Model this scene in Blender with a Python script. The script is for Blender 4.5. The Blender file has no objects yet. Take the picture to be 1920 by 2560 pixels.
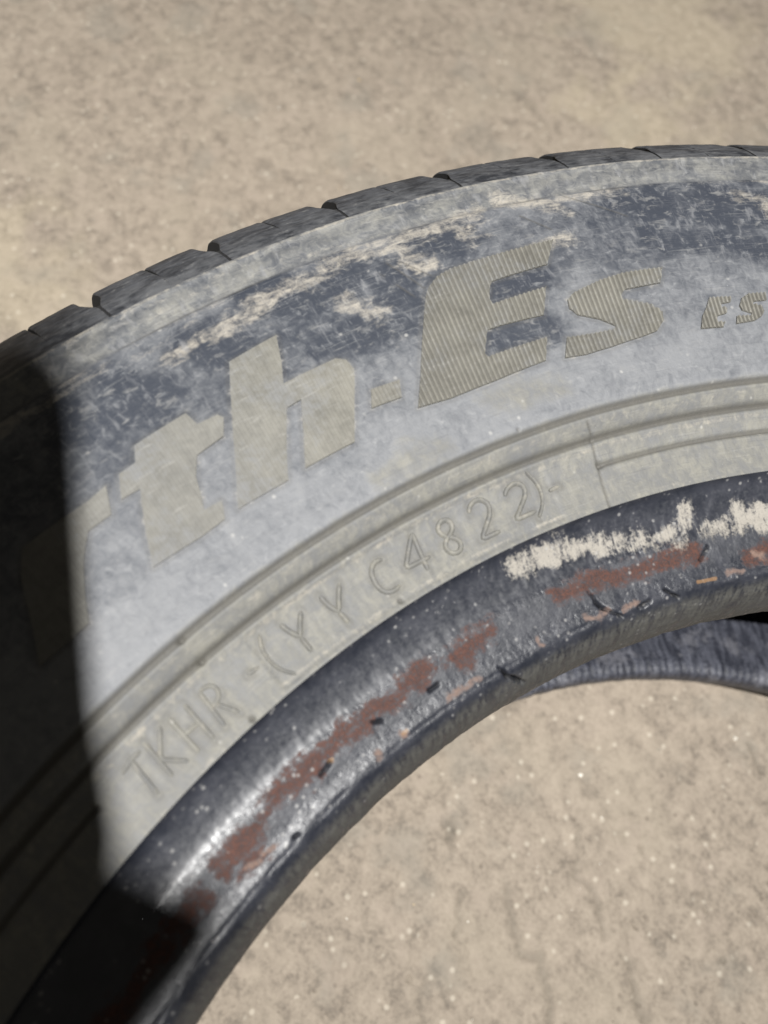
import bpy, math, random
import numpy as np
from mathutils import Matrix, Vector

random.seed(7)
rng = np.random.default_rng(7)
SC = bpy.context.scene
COL = SC.collection
MM = 0.001
PHI0 = 170.0                      # the tyre's own angle zero, turned so that the lettering faces the camera

# ------------------------------------------------------------------ camera
CAM = Vector((-0.193195, -0.027776, 0.340783))
AX = Vector((0.63959065, 0.76079444, 0.11007101))
AY = Vector((-0.73278907, 0.56015352, 0.38632655))
AZ = Vector((0.23225843, -0.32774968, 0.9157708))
cd = bpy.data.cameras.new('camera')
cam = bpy.data.objects.new('camera', cd)
COL.objects.link(cam)
cam.matrix_world = Matrix(((AX.x, AY.x, AZ.x, CAM.x), (AX.y, AY.y, AZ.y, CAM.y), (AX.z, AY.z, AZ.z, CAM.z), (0, 0, 0, 1)))
cd.sensor_fit = 'VERTICAL'
cd.sensor_height = 7.6
cd.lens = 7.6 * 2111.85 / 2560.0
cd.clip_start = 0.01
cd.clip_end = 50.0
cd.dof.use_dof = True
cd.dof.focus_distance = 0.212
cd.dof.aperture_fstop = cd.lens / 2.6
cd.dof.aperture_blades = 0
SC.camera = cam

# ------------------------------------------------------------------ world and lamp light
w = bpy.data.worlds.new('World')
SC.world = w
w.use_nodes = True
bg = w.node_tree.nodes['Background']
bg.inputs[0].default_value = (1.0, 0.93, 0.80, 1)
bg.inputs[1].default_value = 0.062
LAMP = CAM + AX * 0.055 + AY * 0.130 + AZ * 0.80
ld = bpy.data.lights.new('work_light', 'SPOT')
ld.energy = 116.0
ld.color = (1.0, 0.985, 0.955)
ld.shadow_soft_size = 0.0030
ld.spot_size = math.radians(120)
ld.spot_blend = 1.0
lo = bpy.data.objects.new('work_light', ld)
COL.objects.link(lo)
lo.location = LAMP
AIM = Vector((-0.68, 0.60, 0.0))
lo.rotation_euler = (AIM - LAMP).to_track_quat('-Z', 'Y').to_euler()
SC.view_settings.view_transform = 'Standard'
SC.view_settings.look = 'None'
SC.view_settings.exposure = 0.0
SC.view_settings.gamma = 1.0

# ------------------------------------------------------------------ numpy helpers
def vnoise(x, y, seed=0):
    x = np.asarray(x, float); y = np.asarray(y, float)
    xi = np.floor(x).astype(np.int64); yi = np.floor(y).astype(np.int64)
    fx = x - xi; fy = y - yi
    fx = fx * fx * (3 - 2 * fx); fy = fy * fy * (3 - 2 * fy)
    def h(a, b):
        n = (a * 374761393 + b * 668265263 + seed * 974634541) & 0x7fffffff
        n = ((n ^ (n >> 13)) * 1274126177) & 0x7fffffff
        n = n ^ (n >> 16)
        return (n & 0xffff) / 65535.0
    return ((h(xi, yi) * (1 - fx) + h(xi + 1, yi) * fx) * (1 - fy) + (h(xi, yi + 1) * (1 - fx) + h(xi + 1, yi + 1) * fx) * fy)

def fbm(x, y, seed=0, n=4):
    s = 0; a = 0.5; t = 0
    for k in range(n):
        s = s + a * vnoise(x * 2 ** k + 17.3 * k, y * 2 ** k - 9.1 * k, seed + k); t += a; a *= 0.55
    return s / t

def sstep(a, b, x):
    t = np.clip((x - a) / (b - a), 0, 1)
    return t * t * (3 - 2 * t)

def capdist(X, Y, pts, rm):
    """distance in mm from points (X, Y) to a polyline given as (phi deg, R mm)"""
    P = [(-math.radians(a) * rm, r) for a, r in pts]
    d = np.full(X.shape, 1e9)
    if len(P) == 1:
        return np.hypot(X - P[0][0], Y - P[0][1])
    for (ax, ay), (bx, by) in zip(P[:-1], P[1:]):
        vx, vy = bx - ax, by - ay
        L = vx * vx + vy * vy + 1e-9
        t = np.clip(((X - ax) * vx + (Y - ay) * vy) / L, 0, 1)
        d = np.minimum(d, np.hypot(X - ax - t * vx, Y - ay - t * vy))
    return d

def smooth_profile(pts, step=0.25, sig=1.0, keep_ends=True):
    P = np.array(pts, float)
    s = np.concatenate([[0], np.cumsum(np.hypot(*np.diff(P, axis=0).T))])
    n = max(int(s[-1] / step), 8)
    t = np.linspace(0, s[-1], n + 1)
    x = np.interp(t, s, P[:, 0]); y = np.interp(t, s, P[:, 1])
    k = int(4 * sig / (s[-1] / n)) + 1
    g = np.exp(-0.5 * (np.arange(-k, k + 1) * (s[-1] / n) / sig) ** 2); g /= g.sum()
    def sm(a):
        e = np.concatenate([2 * a[0] - a[k:0:-1], a, 2 * a[-1] - a[-2:-k - 2:-1]])
        return np.convolve(e, g, 'valid')
    return np.stack([sm(x), sm(y)], 1)

# ------------------------------------------------------------------ object helpers
def link(name, me, mats, parent=None, kind=None):
    o = bpy.data.objects.new(name, me)
    COL.objects.link(o)
    for m in (mats if isinstance(mats, (list, tuple)) else [mats]):
        if m is not None and m.name not in [q.name for q in me.materials if q]:
            me.materials.append(m)
    if parent: o.parent = parent
    if kind: o['kind'] = kind
    return o

def mesh_np(name, V, F, smooth=True):
    me = bpy.data.meshes.new(name)
    F = np.asarray(F, np.int32)
    k = F.shape[1]
    me.vertices.add(len(V)); me.vertices.foreach_set('co', np.asarray(V, np.float32).ravel())
    me.loops.add(F.size); me.loops.foreach_set('vertex_index', F.ravel())
    me.polygons.add(len(F))
    me.polygons.foreach_set('loop_start', np.arange(0, F.size, k, dtype=np.int32))
    me.polygons.foreach_set('loop_total', np.full(len(F), k, np.int32))
    me.polygons.foreach_set('use_smooth', np.full(len(F), smooth, bool))
    me.update(calc_edges=True); me.validate()
    return me

def add_attr(me, name, arr, vec=False):
    if vec:
        a = me.attributes.new(name, 'FLOAT_VECTOR', 'POINT')
        a.data.foreach_set('vector', np.asarray(arr, np.float32).ravel())
    else:
        a = me.attributes.new(name, 'FLOAT_COLOR', 'POINT')
        a.data.foreach_set('color', np.asarray(arr, np.float32).ravel())

def polar(phi, R, z):
    th = np.radians(np.asarray(phi) + PHI0)
    return np.stack([R * np.cos(th), R * np.sin(th), z], -1) * MM

def ring_mesh(name, phis, Rz, closed=True, flip=False, paint=None, s_ref=262.0):
    """Rz: (nphi, nt, 2) radius and height in mm"""
    n, t = Rz.shape[:2]
    V = polar(np.repeat(phis[:, None], t, 1), Rz[..., 0], Rz[..., 1]).reshape(-1, 3)
    i = np.arange(n if closed else n - 1)[:, None]; j = np.arange(t - 1)[None]
    i2 = (i + 1) % n
    F = np.stack([i * t + j, i * t + j + 1, i2 * t + j + 1, i2 * t + j], -1).reshape(-1, 4)
    if flip: F = F[:, ::-1]
    me = mesh_np(name, V, F)
    pos = np.stack([np.repeat(-np.radians(phis)[:, None] * s_ref, t, 1), Rz[..., 0], Rz[..., 1]], -1)
    add_attr(me, 'pos', pos.reshape(-1, 3), True)
    if paint is not None: add_attr(me, 'paint', paint.reshape(-1, 4))
    return me

# ------------------------------------------------------------------ material helpers
class G:
    def __init__(s, name):
        s.m = bpy.data.materials.new(name); s.m.use_nodes = True
        s.t = s.m.node_tree; s.n = s.t.nodes
        s.b = s.n['Principled BSDF']
    def node(s, typ, **kw):
        x = s.n.new(typ)
        for k, v in kw.items(): setattr(x, k, v)
        return x
    def put(s, sock, v):
        if v is None: return
        if hasattr(v, 'is_output') or isinstance(v, bpy.types.NodeSocket): s.t.links.new(v, sock)
        elif isinstance(v, (tuple, list)) and sock.type == 'RGBA' and len(v) == 3: sock.default_value = (*v, 1)
        else: sock.default_value = v
    def attr(s, name): return s.node('ShaderNodeAttribute', attribute_name=name)
    def math(s, op, a, b=None, c=None, clamp=False):
        x = s.node('ShaderNodeMath', operation=op, use_clamp=clamp)
        s.put(x.inputs[0], a); s.put(x.inputs[1], b); s.put(x.inputs[2], c)
        return x.outputs[0]
    def mul(s, a, b): return s.math('MULTIPLY', a, b)
    def add(s, a, b): return s.math('ADD', a, b)
    def sub(s, a, b): return s.math('SUBTRACT', a, b)
    def vmul(s, v, k, rot=None):
        x = s.node('ShaderNodeMapping')
        s.put(x.inputs[0], v); x.inputs['Scale'].default_value = k
        if rot: x.inputs['Rotation'].default_value = rot
        return x.outputs[0]
    def noise(s, v, sc, det=4, rough=0.55, dist=0.0):
        x = s.node('ShaderNodeTexNoise')
        s.put(x.inputs['Vector'], v); x.inputs['Scale'].default_value = sc; x.inputs['Detail'].default_value = det
        x.inputs['Roughness'].default_value = rough; x.inputs['Distortion'].default_value = dist
        return x.outputs['Fac']
    def voro(s, v, sc, feature='F1'):
        x = s.node('ShaderNodeTexVoronoi', feature=feature)
        s.put(x.inputs['Vector'], v); x.inputs['Scale'].default_value = sc
        return x
    def step(s, v, a, b, lo=0.0, hi=1.0):
        x = s.node('ShaderNodeMapRange', interpolation_type='SMOOTHSTEP')
        s.put(x.inputs[0], v); x.inputs[1].default_value = a; x.inputs[2].default_value = b
        x.inputs[3].default_value = lo; x.inputs[4].default_value = hi
        return x.outputs[0]
    def mix(s, f, a, b):
        x = s.node('ShaderNodeMix', data_type='RGBA')
        s.put(x.inputs[0], f); s.put(x.inputs[6], a); s.put(x.inputs[7], b)
        return x.outputs[2]
    def mixf(s, f, a, b):
        x = s.node('ShaderNodeMix', data_type='FLOAT')
        s.put(x.inputs[0], f); s.put(x.inputs[2], a); s.put(x.inputs[3], b)
        return x.outputs[0]
    def bump(s, h, dist, strength=1.0, nrm=None):
        x = s.node('ShaderNodeBump'); x.inputs['Strength'].default_value = strength; x.inputs['Distance'].default_value = dist
        s.put(x.inputs['Height'], h)
        if nrm is not None: s.t.links.new(nrm, x.inputs['Normal'])
        return x.outputs[0]
    def out(s, col=None, rough=None, nrm=None, spec=None):
        s.put(s.b.inputs['Base Color'], col); s.put(s.b.inputs['Roughness'], rough)
        if nrm is not None: s.put(s.b.inputs['Normal'], nrm)
        if spec is not None: s.put(s.b.inputs['Specular IOR Level'], spec)
        return s.m

RUB = (0.034, 0.039, 0.051)
BLOOM = (0.158, 0.163, 0.173)
TAN = (0.320, 0.292, 0.248)
YEL = (0.225, 0.220, 0.190)

def mat_sidewall():
    g = G('dusty_rubber')
    P = g.attr('pos').outputs['Vector']
    pa = g.attr('paint')
    sp = g.node('ShaderNodeSeparateColor'); g.put(sp.inputs[0], pa.outputs['Color'])
    r, d, y = sp.outputs[0], sp.outputs[1], sp.outputs[2]
    a = pa.outputs['Alpha']
    n0 = g.noise(P, 0.045, 3, 0.5, 0.4)
    n1 = g.noise(P, 0.13, 5, 0.55, 0.6)
    n2 = g.noise(g.vmul(P, (0.75, 0.16, 1)), 1.0, 4, 0.6)
    n2b = g.noise(g.vmul(P, (0.14, 0.62, 1), (0, 0, 0.50)), 1.0, 5, 0.62, 0.5)
    n3 = g.noise(P, 0.42, 5, 0.62, 1.0)
    n4 = g.noise(P, 2.2, 3, 0.6)
    # grey bloom over the black rubber, blotchy and rubbed off in places
    f = g.add(g.add(g.mul(n1, 0.45), g.mul(n2, 0.22)), g.add(g.mul(n3, 0.60), g.mul(n0, 0.35)))
    f = g.sub(g.add(f, g.mul(y, 0.40)), g.mul(d, 0.36))
    bl = g.step(f, 0.44, 1.08)
    c = g.mix(bl, RUB, BLOOM)
    # pale scuffs
    sc = g.step(g.add(g.mul(n3, 0.6), g.mul(n2b, 0.5)), 0.60, 0.78)
    c = g.mix(g.mul(sc, 0.45), c, (0.235, 0.238, 0.245))
    # yellow-grey film
    yf = g.step(g.add(g.add(g.mul(y, 0.85), g.mul(n3, 0.40)), g.mul(n1, 0.45)), 0.72, 1.35)
    c = g.mix(g.mul(yf, 0.92), c, g.mix(g.step(g.add(g.add(g.mul(n3, 0.5), g.mul(n1, 0.5)), g.mul(n2, 0.3)), 0.48, 0.86), (0.092, 0.090, 0.082), (0.190, 0.183, 0.156)))
    # tan dust, streaked and flaky, and painted lit edges of the characters
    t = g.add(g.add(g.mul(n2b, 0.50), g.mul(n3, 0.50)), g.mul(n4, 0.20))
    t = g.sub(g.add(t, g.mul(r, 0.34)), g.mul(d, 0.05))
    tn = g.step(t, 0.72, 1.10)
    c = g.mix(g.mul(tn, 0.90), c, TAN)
    # fine scuff lines, two ways
    s1 = g.noise(g.vmul(P, (0.09, 3.4, 1), (0, 0, 0.42)), 1.0, 3, 0.6, 0.3)
    s2 = g.noise(g.vmul(P, (2.6, 0.10, 1), (0, 0, 0.15)), 1.0, 3, 0.6, 0.3)
    c = g.mix(g.mul(g.mul(g.step(s1, 0.56, 0.68), g.step(n1, 0.42, 0.60)), 0.26), c, (0.25, 0.248, 0.242))
    c = g.mix(g.mul(g.mul(g.step(s2, 0.57, 0.70), g.step(n3, 0.45, 0.62)), 0.20), c, (0.25, 0.25, 0.25))
    c = g.mix(g.mul(g.step(s1, 0.40, 0.30), 0.30), c, (0.060, 0.064, 0.075))
    fl_ = g.noise(g.vmul(P, (0.62, 0.20, 1), (0, 0, 0.10)), 1.0, 3, 0.55, 0.5)
    fm_ = g.noise(g.vmul(P, (0.30, 0.55, 1), (0, 0, 0.60)), 1.0, 4, 0.60, 0.6)
    c = g.mix(g.mul(g.step(fl_, 0.54, 0.74), g.add(0.12, g.mul(d, 0.30))), c, (0.225, 0.227, 0.235))
    c = g.mix(g.mul(g.step(fm_, 0.55, 0.72), g.add(0.10, g.mul(d, 0.34))), c, (0.250, 0.245, 0.236))
    # dark rubbed streaks
    dk = g.step(g.add(g.mul(n2b, 0.6), g.mul(n4, 0.25)), 0.34, 0.24)
    # pale specks
    v = g.voro(P, 0.26)
    spk = g.mul(g.step(v.outputs['Distance'], 0.05, 0.16, 1.0, 0.0), g.step(n1, 0.50, 0.62))
    c = g.mix(g.mul(spk, 0.45), c, (0.40, 0.39, 0.37))
    # soot in the moulded grooves, and painted edge shade round the characters
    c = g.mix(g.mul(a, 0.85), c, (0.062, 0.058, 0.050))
    cover = g.math('MAXIMUM', g.mul(bl, 0.6), g.math('MAXIMUM', yf, tn))
    rough = g.mixf(cover, 0.46, 0.72)
    nb = g.bump(g.add(g.mul(n4, 0.7), g.mul(n3, 0.9)), 0.00014, 0.8)
    return g.out(c, rough, nb, 0.45)

def mat_letter():
    g = G('letter_dust')
    P = g.attr('pos').outputs['Vector']
    n1 = g.noise(P, 0.12, 4)
    n3 = g.noise(P, 0.7, 5, 0.65)
    n2 = g.noise(g.vmul(P, (0.8, 0.12, 1)), 1.0, 3)
    h = g.attr('paint').outputs['Color']
    sp = g.node('ShaderNodeSeparateColor'); g.put(sp.inputs[0], h)
    f = g.step(g.add(g.add(g.mul(n1, 0.5), g.mul(n3, 0.5)), g.mul(n2, 0.3)), 0.42, 0.85)
    c = g.mix(f, (0.110, 0.106, 0.093), (0.184, 0.177, 0.154))
    wn = g.step(g.add(g.mul(g.noise(P, 0.07, 3), 0.6), g.mul(n3, 0.5)), 0.52, 0.72)
    lf = g.step(g.node_sep(P, 0), 0.0, -45.0)
    c = g.mix(g.add(g.mul(wn, 0.6), g.mul(lf, 0.25)), c, (0.158, 0.161, 0.166))
    c = g.mix(g.mul(g.step(g.noise(g.vmul(P, (0.16, 1.2, 1), (0, 0, 1.1)), 1.0, 4), 0.60, 0.72), 0.5), c, (0.235, 0.23, 0.215))
    c = g.mix(g.mul(sp.outputs[0], 0.58), c, (0.070, 0.067, 0.060))  # rib shading painted in: valleys between the ribs go darker
    nb = g.bump(n3, 0.00010, 0.7)
    return g.out(c, 0.75, nb, 0.35)

def mat_bead():
    g = G('bead_rubber')
    P = g.attr('pos').outputs['Vector']
    pa = g.attr('paint')
    sp = g.node('ShaderNodeSeparateColor'); g.put(sp.inputs[0], pa.outputs['Color'])
    sal, ora, rust = sp.outputs[0], sp.outputs[1], sp.outputs[2]
    paste = pa.outputs['Alpha']
    n1 = g.noise(P, 0.16, 5, 0.6, 0.5)
    n2 = g.noise(g.vmul(P, (0.25, 1.0, 0.6)), 1.0, 5, 0.6)
    n3 = g.noise(P, 1.1, 5, 0.65, 0.6)
    n4 = g.noise(P, 3.2, 3, 0.6)
    nr = g.noise(g.vmul(P, (1.5, 0.25, 0.3)), 1.0, 4, 0.6)
    c = g.mix(g.step(n1, 0.35, 0.7), (0.014, 0.016, 0.023), (0.030, 0.032, 0.041))
    c = g.mix(g.mul(g.step(g.add(g.mul(n3, 0.6), g.mul(n2, 0.4)), 0.54, 0.74), 0.28), c, (0.075, 0.074, 0.078))
    rm = g.step(g.add(g.add(g.mul(rust, 0.46), g.mul(n3, 0.60)), g.add(g.mul(n2, 0.30), g.mul(n4, 0.25))), 0.76, 1.10)
    rc = g.mix(g.step(g.add(g.mul(n4, 0.5), g.mul(n3, 0.5)), 0.36, 0.66), (0.026, 0.014, 0.012), (0.096, 0.040, 0.028))
    c = g.mix(g.mul(rm, 0.92), c, rc)
    sm = g.step(g.add(g.mul(sal, 0.6), g.mul(n3, 0.65)), 0.66, 1.02)
    c = g.mix(g.mul(sm, 0.8), c, g.mix(n4, (0.085, 0.042, 0.030), (0.27, 0.20, 0.165)))
    om = g.step(g.add(g.mul(ora, 0.8), g.mul(n3, 0.5)), 0.70, 0.9)
    c = g.mix(g.mul(om, 0.6), c, (0.22, 0.125, 0.055))
    pm = g.step(g.add(g.add(g.mul(paste, 0.55), g.mul(nr, 0.46)), g.add(g.mul(n3, 0.60), g.mul(n1, 0.30))), 0.97, 1.22)
    c = g.mix(pm, c, g.mix(n4, (0.18, 0.17, 0.152), (0.33, 0.305, 0.27)))
    # pale flecks of dried mounting paste
    v = g.voro(P, 0.55)
    spk = g.mul(g.step(v.outputs['Distance'], 0.10, 0.30, 1.0, 0.0), g.step(n1, 0.52, 0.60))
    c = g.mix(g.mul(spk, 0.55), c, (0.28, 0.275, 0.27))
    cutf = g.attr('cut').outputs['Fac']
    # grey dust on the toe, drawn out down its flank
    zz = g.node_sep(P, 2)
    toe = g.mul(g.step(zz, 170.0, 167.0), g.step(g.add(g.mul(g.noise(g.vmul(P, (0.9, 0.3, 0.14)), 1.0, 4, 0.6), 0.7), g.mul(n3, 0.4)), 0.40, 0.66))
    c = g.mix(g.mul(toe, 0.80), c, (0.098, 0.096, 0.086))
    c = g.mix(cutf, c, (0.004, 0.004, 0.005))
    cov = g.math('MAXIMUM', g.math('MAXIMUM', g.math('MAXIMUM', rm, sm), pm), g.math('MAXIMUM', cutf, toe))
    rough = g.mixf(cov, g.add(g.step(n3, 0.3, 0.7, 0.31, 0.48), g.mul(g.mul(g.step(g.node_sep(P, 1), 199.6, 201.0), g.step(g.node_sep(P, 1), 206.4, 205.2)), 0.14)), 0.75)
    flange = g.step(g.node_sep(P, 1), 206.6, 208.2)
    amp = g.mixf(flange, 1.0, 0.14)
    h = g.mul(g.add(g.add(g.mul(n3, 0.8), g.mul(n4, 0.12)), g.add(g.mul(pm, 0.8), g.mul(n2, 0.5))), amp)
    nb = g.bump(h, 0.00016, 0.9)
    return g.out(c, rough, nb, g.mul(g.sub(1.0, g.math('MAXIMUM', cutf, g.mul(cov, 0.55))), 0.65))

def mat_tread():
    g = G('tread_rubber')
    P = g.node('ShaderNodeTexCoord').outputs['Object']
    n1 = g.noise(P, 90, 5, 0.6, 0.5)
    n2 = g.noise(g.vmul(P, (260, 260, 1100)), 1.0, 4, 0.65)
    n3 = g.noise(P, 1400, 4, 0.65)
    f = g.add(g.mul(n1, 0.55), g.mul(n2, 0.55))
    c = g.mix(g.step(f, 0.40, 0.70), (0.018, 0.020, 0.025), (0.066, 0.070, 0.080))
    c = g.mix(g.mul(g.step(g.add(g.mul(n2, 0.6), g.mul(n3, 0.45)), 0.58, 0.74), 0.55), c, (0.23, 0.225, 0.21))
    hz = g.step(g.node_sep(P, 2), 0.1765, 0.1850)
    c = g.mix(g.mul(g.mul(hz, g.step(g.add(g.mul(n1, 0.6), g.mul(n2, 0.5)), 0.42, 0.66)), 0.32), c, (0.165, 0.165, 0.165))
    nb = g.bump(g.add(n2, g.mul(n3, 0.4)), 0.00010, 0.6)
    return g.out(c, 0.55, nb, 0.45)

def mat_liner():
    g = G('inner_rubber')
    P = g.attr('pos').outputs['Vector']
    n1 = g.noise(P, 0.10, 4)
    n2 = g.noise(g.vmul(P, (0.5, 0.08, 0.10)), 1.0, 4, 0.6)
    n3 = g.noise(P, 0.9, 4, 0.65)
    wv = g.math('SINE', g.mul(g.node_sep(P, 0), 2.2))
    f = g.add(g.mul(n2, 0.65), g.mul(n3, 0.45))
    c = g.mix(g.step(f, 0.45, 0.72), (0.022, 0.024, 0.034), (0.095, 0.10, 0.125))
    c = g.mix(g.mul(g.step(g.add(n1, g.mul(n3, 0.3)), 0.68, 0.82), 0.5), c, (0.17, 0.17, 0.19))
    nb = g.bump(g.add(g.add(g.mul(wv, 0.3), n3), n2), 0.0005, 0.8)
    return g.out(c, 0.5, nb, 0.5)

def node_sep(g, v, k):
    x = g.node('ShaderNodeSeparateXYZ'); g.put(x.inputs[0], v)
    return x.outputs[k]
G.node_sep = node_sep

def mat_concrete():
    g = G('concrete')
    P = g.node('ShaderNodeTexCoord').outputs['Object']
    n0 = g.noise(P, 7, 4, 0.55, 0.3)
    n1 = g.noise(P, 42, 5, 0.58, 0.5)
    n2 = g.noise(P, 150, 5, 0.6, 0.4)
    n3 = g.noise(P, 620, 4, 0.62)
    f = g.add(g.add(g.mul(n0, 0.18), g.mul(n1, 0.22)), g.add(g.mul(n2, 0.55), g.mul(n3, 0.42)))
    x = g.node('ShaderNodeValToRGB'); g.put(x.inputs[0], g.step(f, 0.46, 0.90))
    e = x.color_ramp.elements
    e[0].position = 0.0; e[0].color = (0.150, 0.127, 0.103, 1)
    e[1].position = 1.0; e[1].color = (0.368, 0.312, 0.252, 1)
    k = x.color_ramp.elements.new(0.45); k.color = (0.274, 0.231, 0.185, 1)
    c = x.outputs[0]
    # warm, pinkish and grey drifts
    c = g.mix(g.mul(g.step(g.noise(P, 19, 3), 0.50, 0.66), 0.35), c, (0.330, 0.285, 0.224))
    c = g.mix(g.mul(g.step(g.noise(P, 75, 4), 0.54, 0.68), 0.35), c, (0.325, 0.270, 0.222))
    c = g.mix(g.mul(g.step(g.noise(g.vmul(P, (1, 1, 1), (0.3, 0.2, 0.9)), 30, 4), 0.54, 0.68), 0.38), c, (0.215, 0.200, 0.170))
    # old yellowish stains with their own outline
    for (sx, sy, sr) in ((-0.428, 0.445, 0.075), (-0.372, 0.366, 0.05), (-0.49, 0.02, 0.06)):
        vd = g.node('ShaderNodeVectorMath', operation='DISTANCE'); g.put(vd.inputs[0], P); vd.inputs[1].default_value = (sx, sy, 0.0)
        st_ = g.step(g.add(vd.outputs['Value'], g.mul(g.sub(g.noise(P, 30, 4), 0.5), 0.14)), sr, sr * 0.35)
        c = g.mix(g.mul(st_, 0.34), c, (0.46, 0.395, 0.285))
    # dark line in the hairline cracks, pale and dark sand grains
    at = g.attr('crack').outputs['Fac']
    c = g.mix(g.mul(at, 0.40), c, (0.125, 0.112, 0.09))
    v = g.voro(P, 300)
    cs = g.node('ShaderNodeSeparateColor'); g.put(cs.inputs[0], v.outputs['Color'])
    pale = g.mul(g.step(v.outputs['Distance'], 0.15, 0.42, 1.0, 0.0), g.step(cs.outputs[0], 0.88, 0.92))
    dark = g.mul(g.step(v.outputs['Distance'], 0.12, 0.36, 1.0, 0.0), g.step(cs.outputs[1], 0.955, 0.975))
    c = g.mix(g.mul(pale, 0.40), c, (0.66, 0.60, 0.50))
    c = g.mix(g.mul(dark, 0.55), c, (0.15, 0.125, 0.10))
    h = g.add(g.add(g.mul(n1, 0.5), g.mul(n2, 1.0)), g.sub(g.mul(n3, 0.40), g.mul(dark, 0.3)))
    nb = g.bump(h, 0.0018, 0.6)
    return g.out(c, 0.78, nb, 0.35)

def mat_plain(name, col, rough=0.5, metal=0.0):
    g = G(name)
    P = g.node('ShaderNodeTexCoord').outputs['Object']
    n = g.noise(P, 60, 4)
    c = g.mix(n, tuple(v * 0.75 for v in col), tuple(min(1, v * 1.2) for v in col))
    g.b.inputs['Metallic'].default_value = metal
    return g.out(c, rough)

M_SIDE = mat_sidewall(); M_LET = mat_letter(); M_BEAD = mat_bead(); M_TREAD = mat_tread(); M_LIN = mat_liner(); M_CON = mat_concrete()

# ------------------------------------------------------------------ floor
CRACKS = [[(-134.2, 73.0), (-124.9, 64.7), (-118.9, 56.4), (-109.5, 56.8), (-98.5, 48.8)], [(-136.0, 34.0), (-126.5, 28.2), (-114.5, 19.9), (-107.2, 26.4), (-96.9, 18.8), (-92.1, 12.8)], [(-86.4, 50.6), (-78.7, 45.7), (-67.4, 41.3)], [(-107.1, 148.4), (-97.1, 143.0)], [(-170.4, 35.0), (-151.4, 20.0)], [(-142.3, 18.0), (-133.8, 7.3)]]
PITS = [(-77.3, 88.0), (-65.2, 100.0), (-66.1, 108.1), (-82.9, 90.0), (-62.4, 79.6), (-93.2, 62.3), (-135.2, -16.0), (-110.0, 82.6)]

def seg_d(X, Y, P):
    d = np.full(X.shape, 1e9)
    for (ax, ay), (bx, by) in zip(P[:-1], P[1:]):
        vx, vy = bx - ax, by - ay; L = vx * vx + vy * vy + 1e-9
        t = np.clip(((X - ax) * vx + (Y - ay) * vy) / L, 0, 1)
        d = np.minimum(d, np.hypot(X - ax - t * vx, Y - ay - t * vy))
    return d

def axis(a, b, step, far):
    fine = np.arange(a, b + step * 0.5, step)
    lo = a - np.cumsum(step * 1.12 ** np.arange(1, 200)); lo = lo[lo > -far]
    hi = b + np.cumsum(step * 1.12 ** np.arange(1, 200)); hi = hi[hi < far]
    return np.concatenate([[-far], lo[::-1], fine, hi, [far]])

gx = axis(-270, -30, 0.8, 4000); gy = axis(-100, 260, 0.8, 4000)
X, Y = np.meshgrid(gx, gy, indexing='ij')
near = np.exp(-(np.maximum(0, np.hypot(X + 150, Y - 80) - 300) / 150) ** 2)
Z = near * (1.5 * (fbm(X / 38, Y / 38, 3, 3) - 0.5) + 0.9 * (fbm(X / 6, Y / 6, 5, 4) - 0.5))
wx = X + 3 * (fbm(X / 7, Y / 7, 11, 3) - 0.5) * 2; wy = Y + 3 * (fbm(X / 7, Y / 7, 12, 3) - 0.5) * 2
CK = np.zeros(X.shape)
for P in CRACKS:
    d = seg_d(wx, wy, P)
    wdt = 0.9 + 1.1 * fbm(X / 6, Y / 6, 21, 2)
    ck = np.exp(-(d / wdt) ** 2) * sstep(0.30, 0.62, fbm(X / 9, Y / 9, 22, 2))
    Z -= 1.0 * ck; CK = np.maximum(CK, ck)
for (px, py) in PITS:
    d = np.hypot(wx - px, wy - py)
    ck = np.exp(-(d / (0.7 + 0.6 * random.random())) ** 2)
    Z -= 1.8 * ck; CK = np.maximum(CK, ck)
Z = Z - Z[(X**2 + Y**2 < 320**2) & (X**2 + Y**2 > 200**2)].max() * 0.5
n, m = X.shape
i = np.arange(n - 1)[:, None]; j = np.arange(m - 1)[None]
F = np.stack([i * m + j, (i + 1) * m + j, (i + 1) * m + j + 1, i * m + j + 1], -1).reshape(-1, 4)
V = np.stack([X, Y, Z], -1).reshape(-1, 3) * MM
fme = mesh_np('floor', V, F)
fa = fme.attributes.new('crack', 'FLOAT', 'POINT'); fa.data.foreach_set('value', CK.ravel().astype(np.float32))
fl = link('floor', fme, M_CON, None, 'structure')
fl['label'] = 'rough tan concrete floor with sand grains and hairline cracks'

def floor_z(x, y):
    a = int(np.clip(np.searchsorted(gx, x), 0, n - 1)); b = int(np.clip(np.searchsorted(gy, y), 0, m - 1))
    return Z[a, b]

# loose grit: uncountable grains, joined
gm = []
for (nm, col, cnt, ro) in (('pale_grain', (0.78, 0.74, 0.66), 190, 0.35), ('amber_grain', (0.55, 0.40, 0.20), 60, 0.3), ('dark_grain', (0.05, 0.042, 0.035), 60, 0.7)):
    gm.append((mat_plain(nm, col, ro), cnt))
Vg = []; Fg = []; Mi = []
ico = np.array([(0, 0, 1), (0.89, 0, 0.45), (0.28, 0.85, 0.45), (-0.72, 0.53, 0.45), (-0.72, -0.53, 0.45), (0.28, -0.85, 0.45), (0.72, 0.53, -0.45), (-0.28, 0.85, -0.45), (-0.89, 0, -0.45), (-0.28, -0.85, -0.45), (0.72, -0.53, -0.45), (0, 0, -1)])
icf = [(0, 1, 2), (0, 2, 3), (0, 3, 4), (0, 4, 5), (0, 5, 1), (1, 6, 2), (2, 7, 3), (3, 8, 4), (4, 9, 5), (5, 10, 1), (2, 6, 7), (3, 7, 8), (4, 8, 9), (5, 9, 10), (1, 10, 6), (6, 11, 7), (7, 11, 8), (8, 11, 9), (9, 11, 10), (10, 11, 6)]
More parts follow.
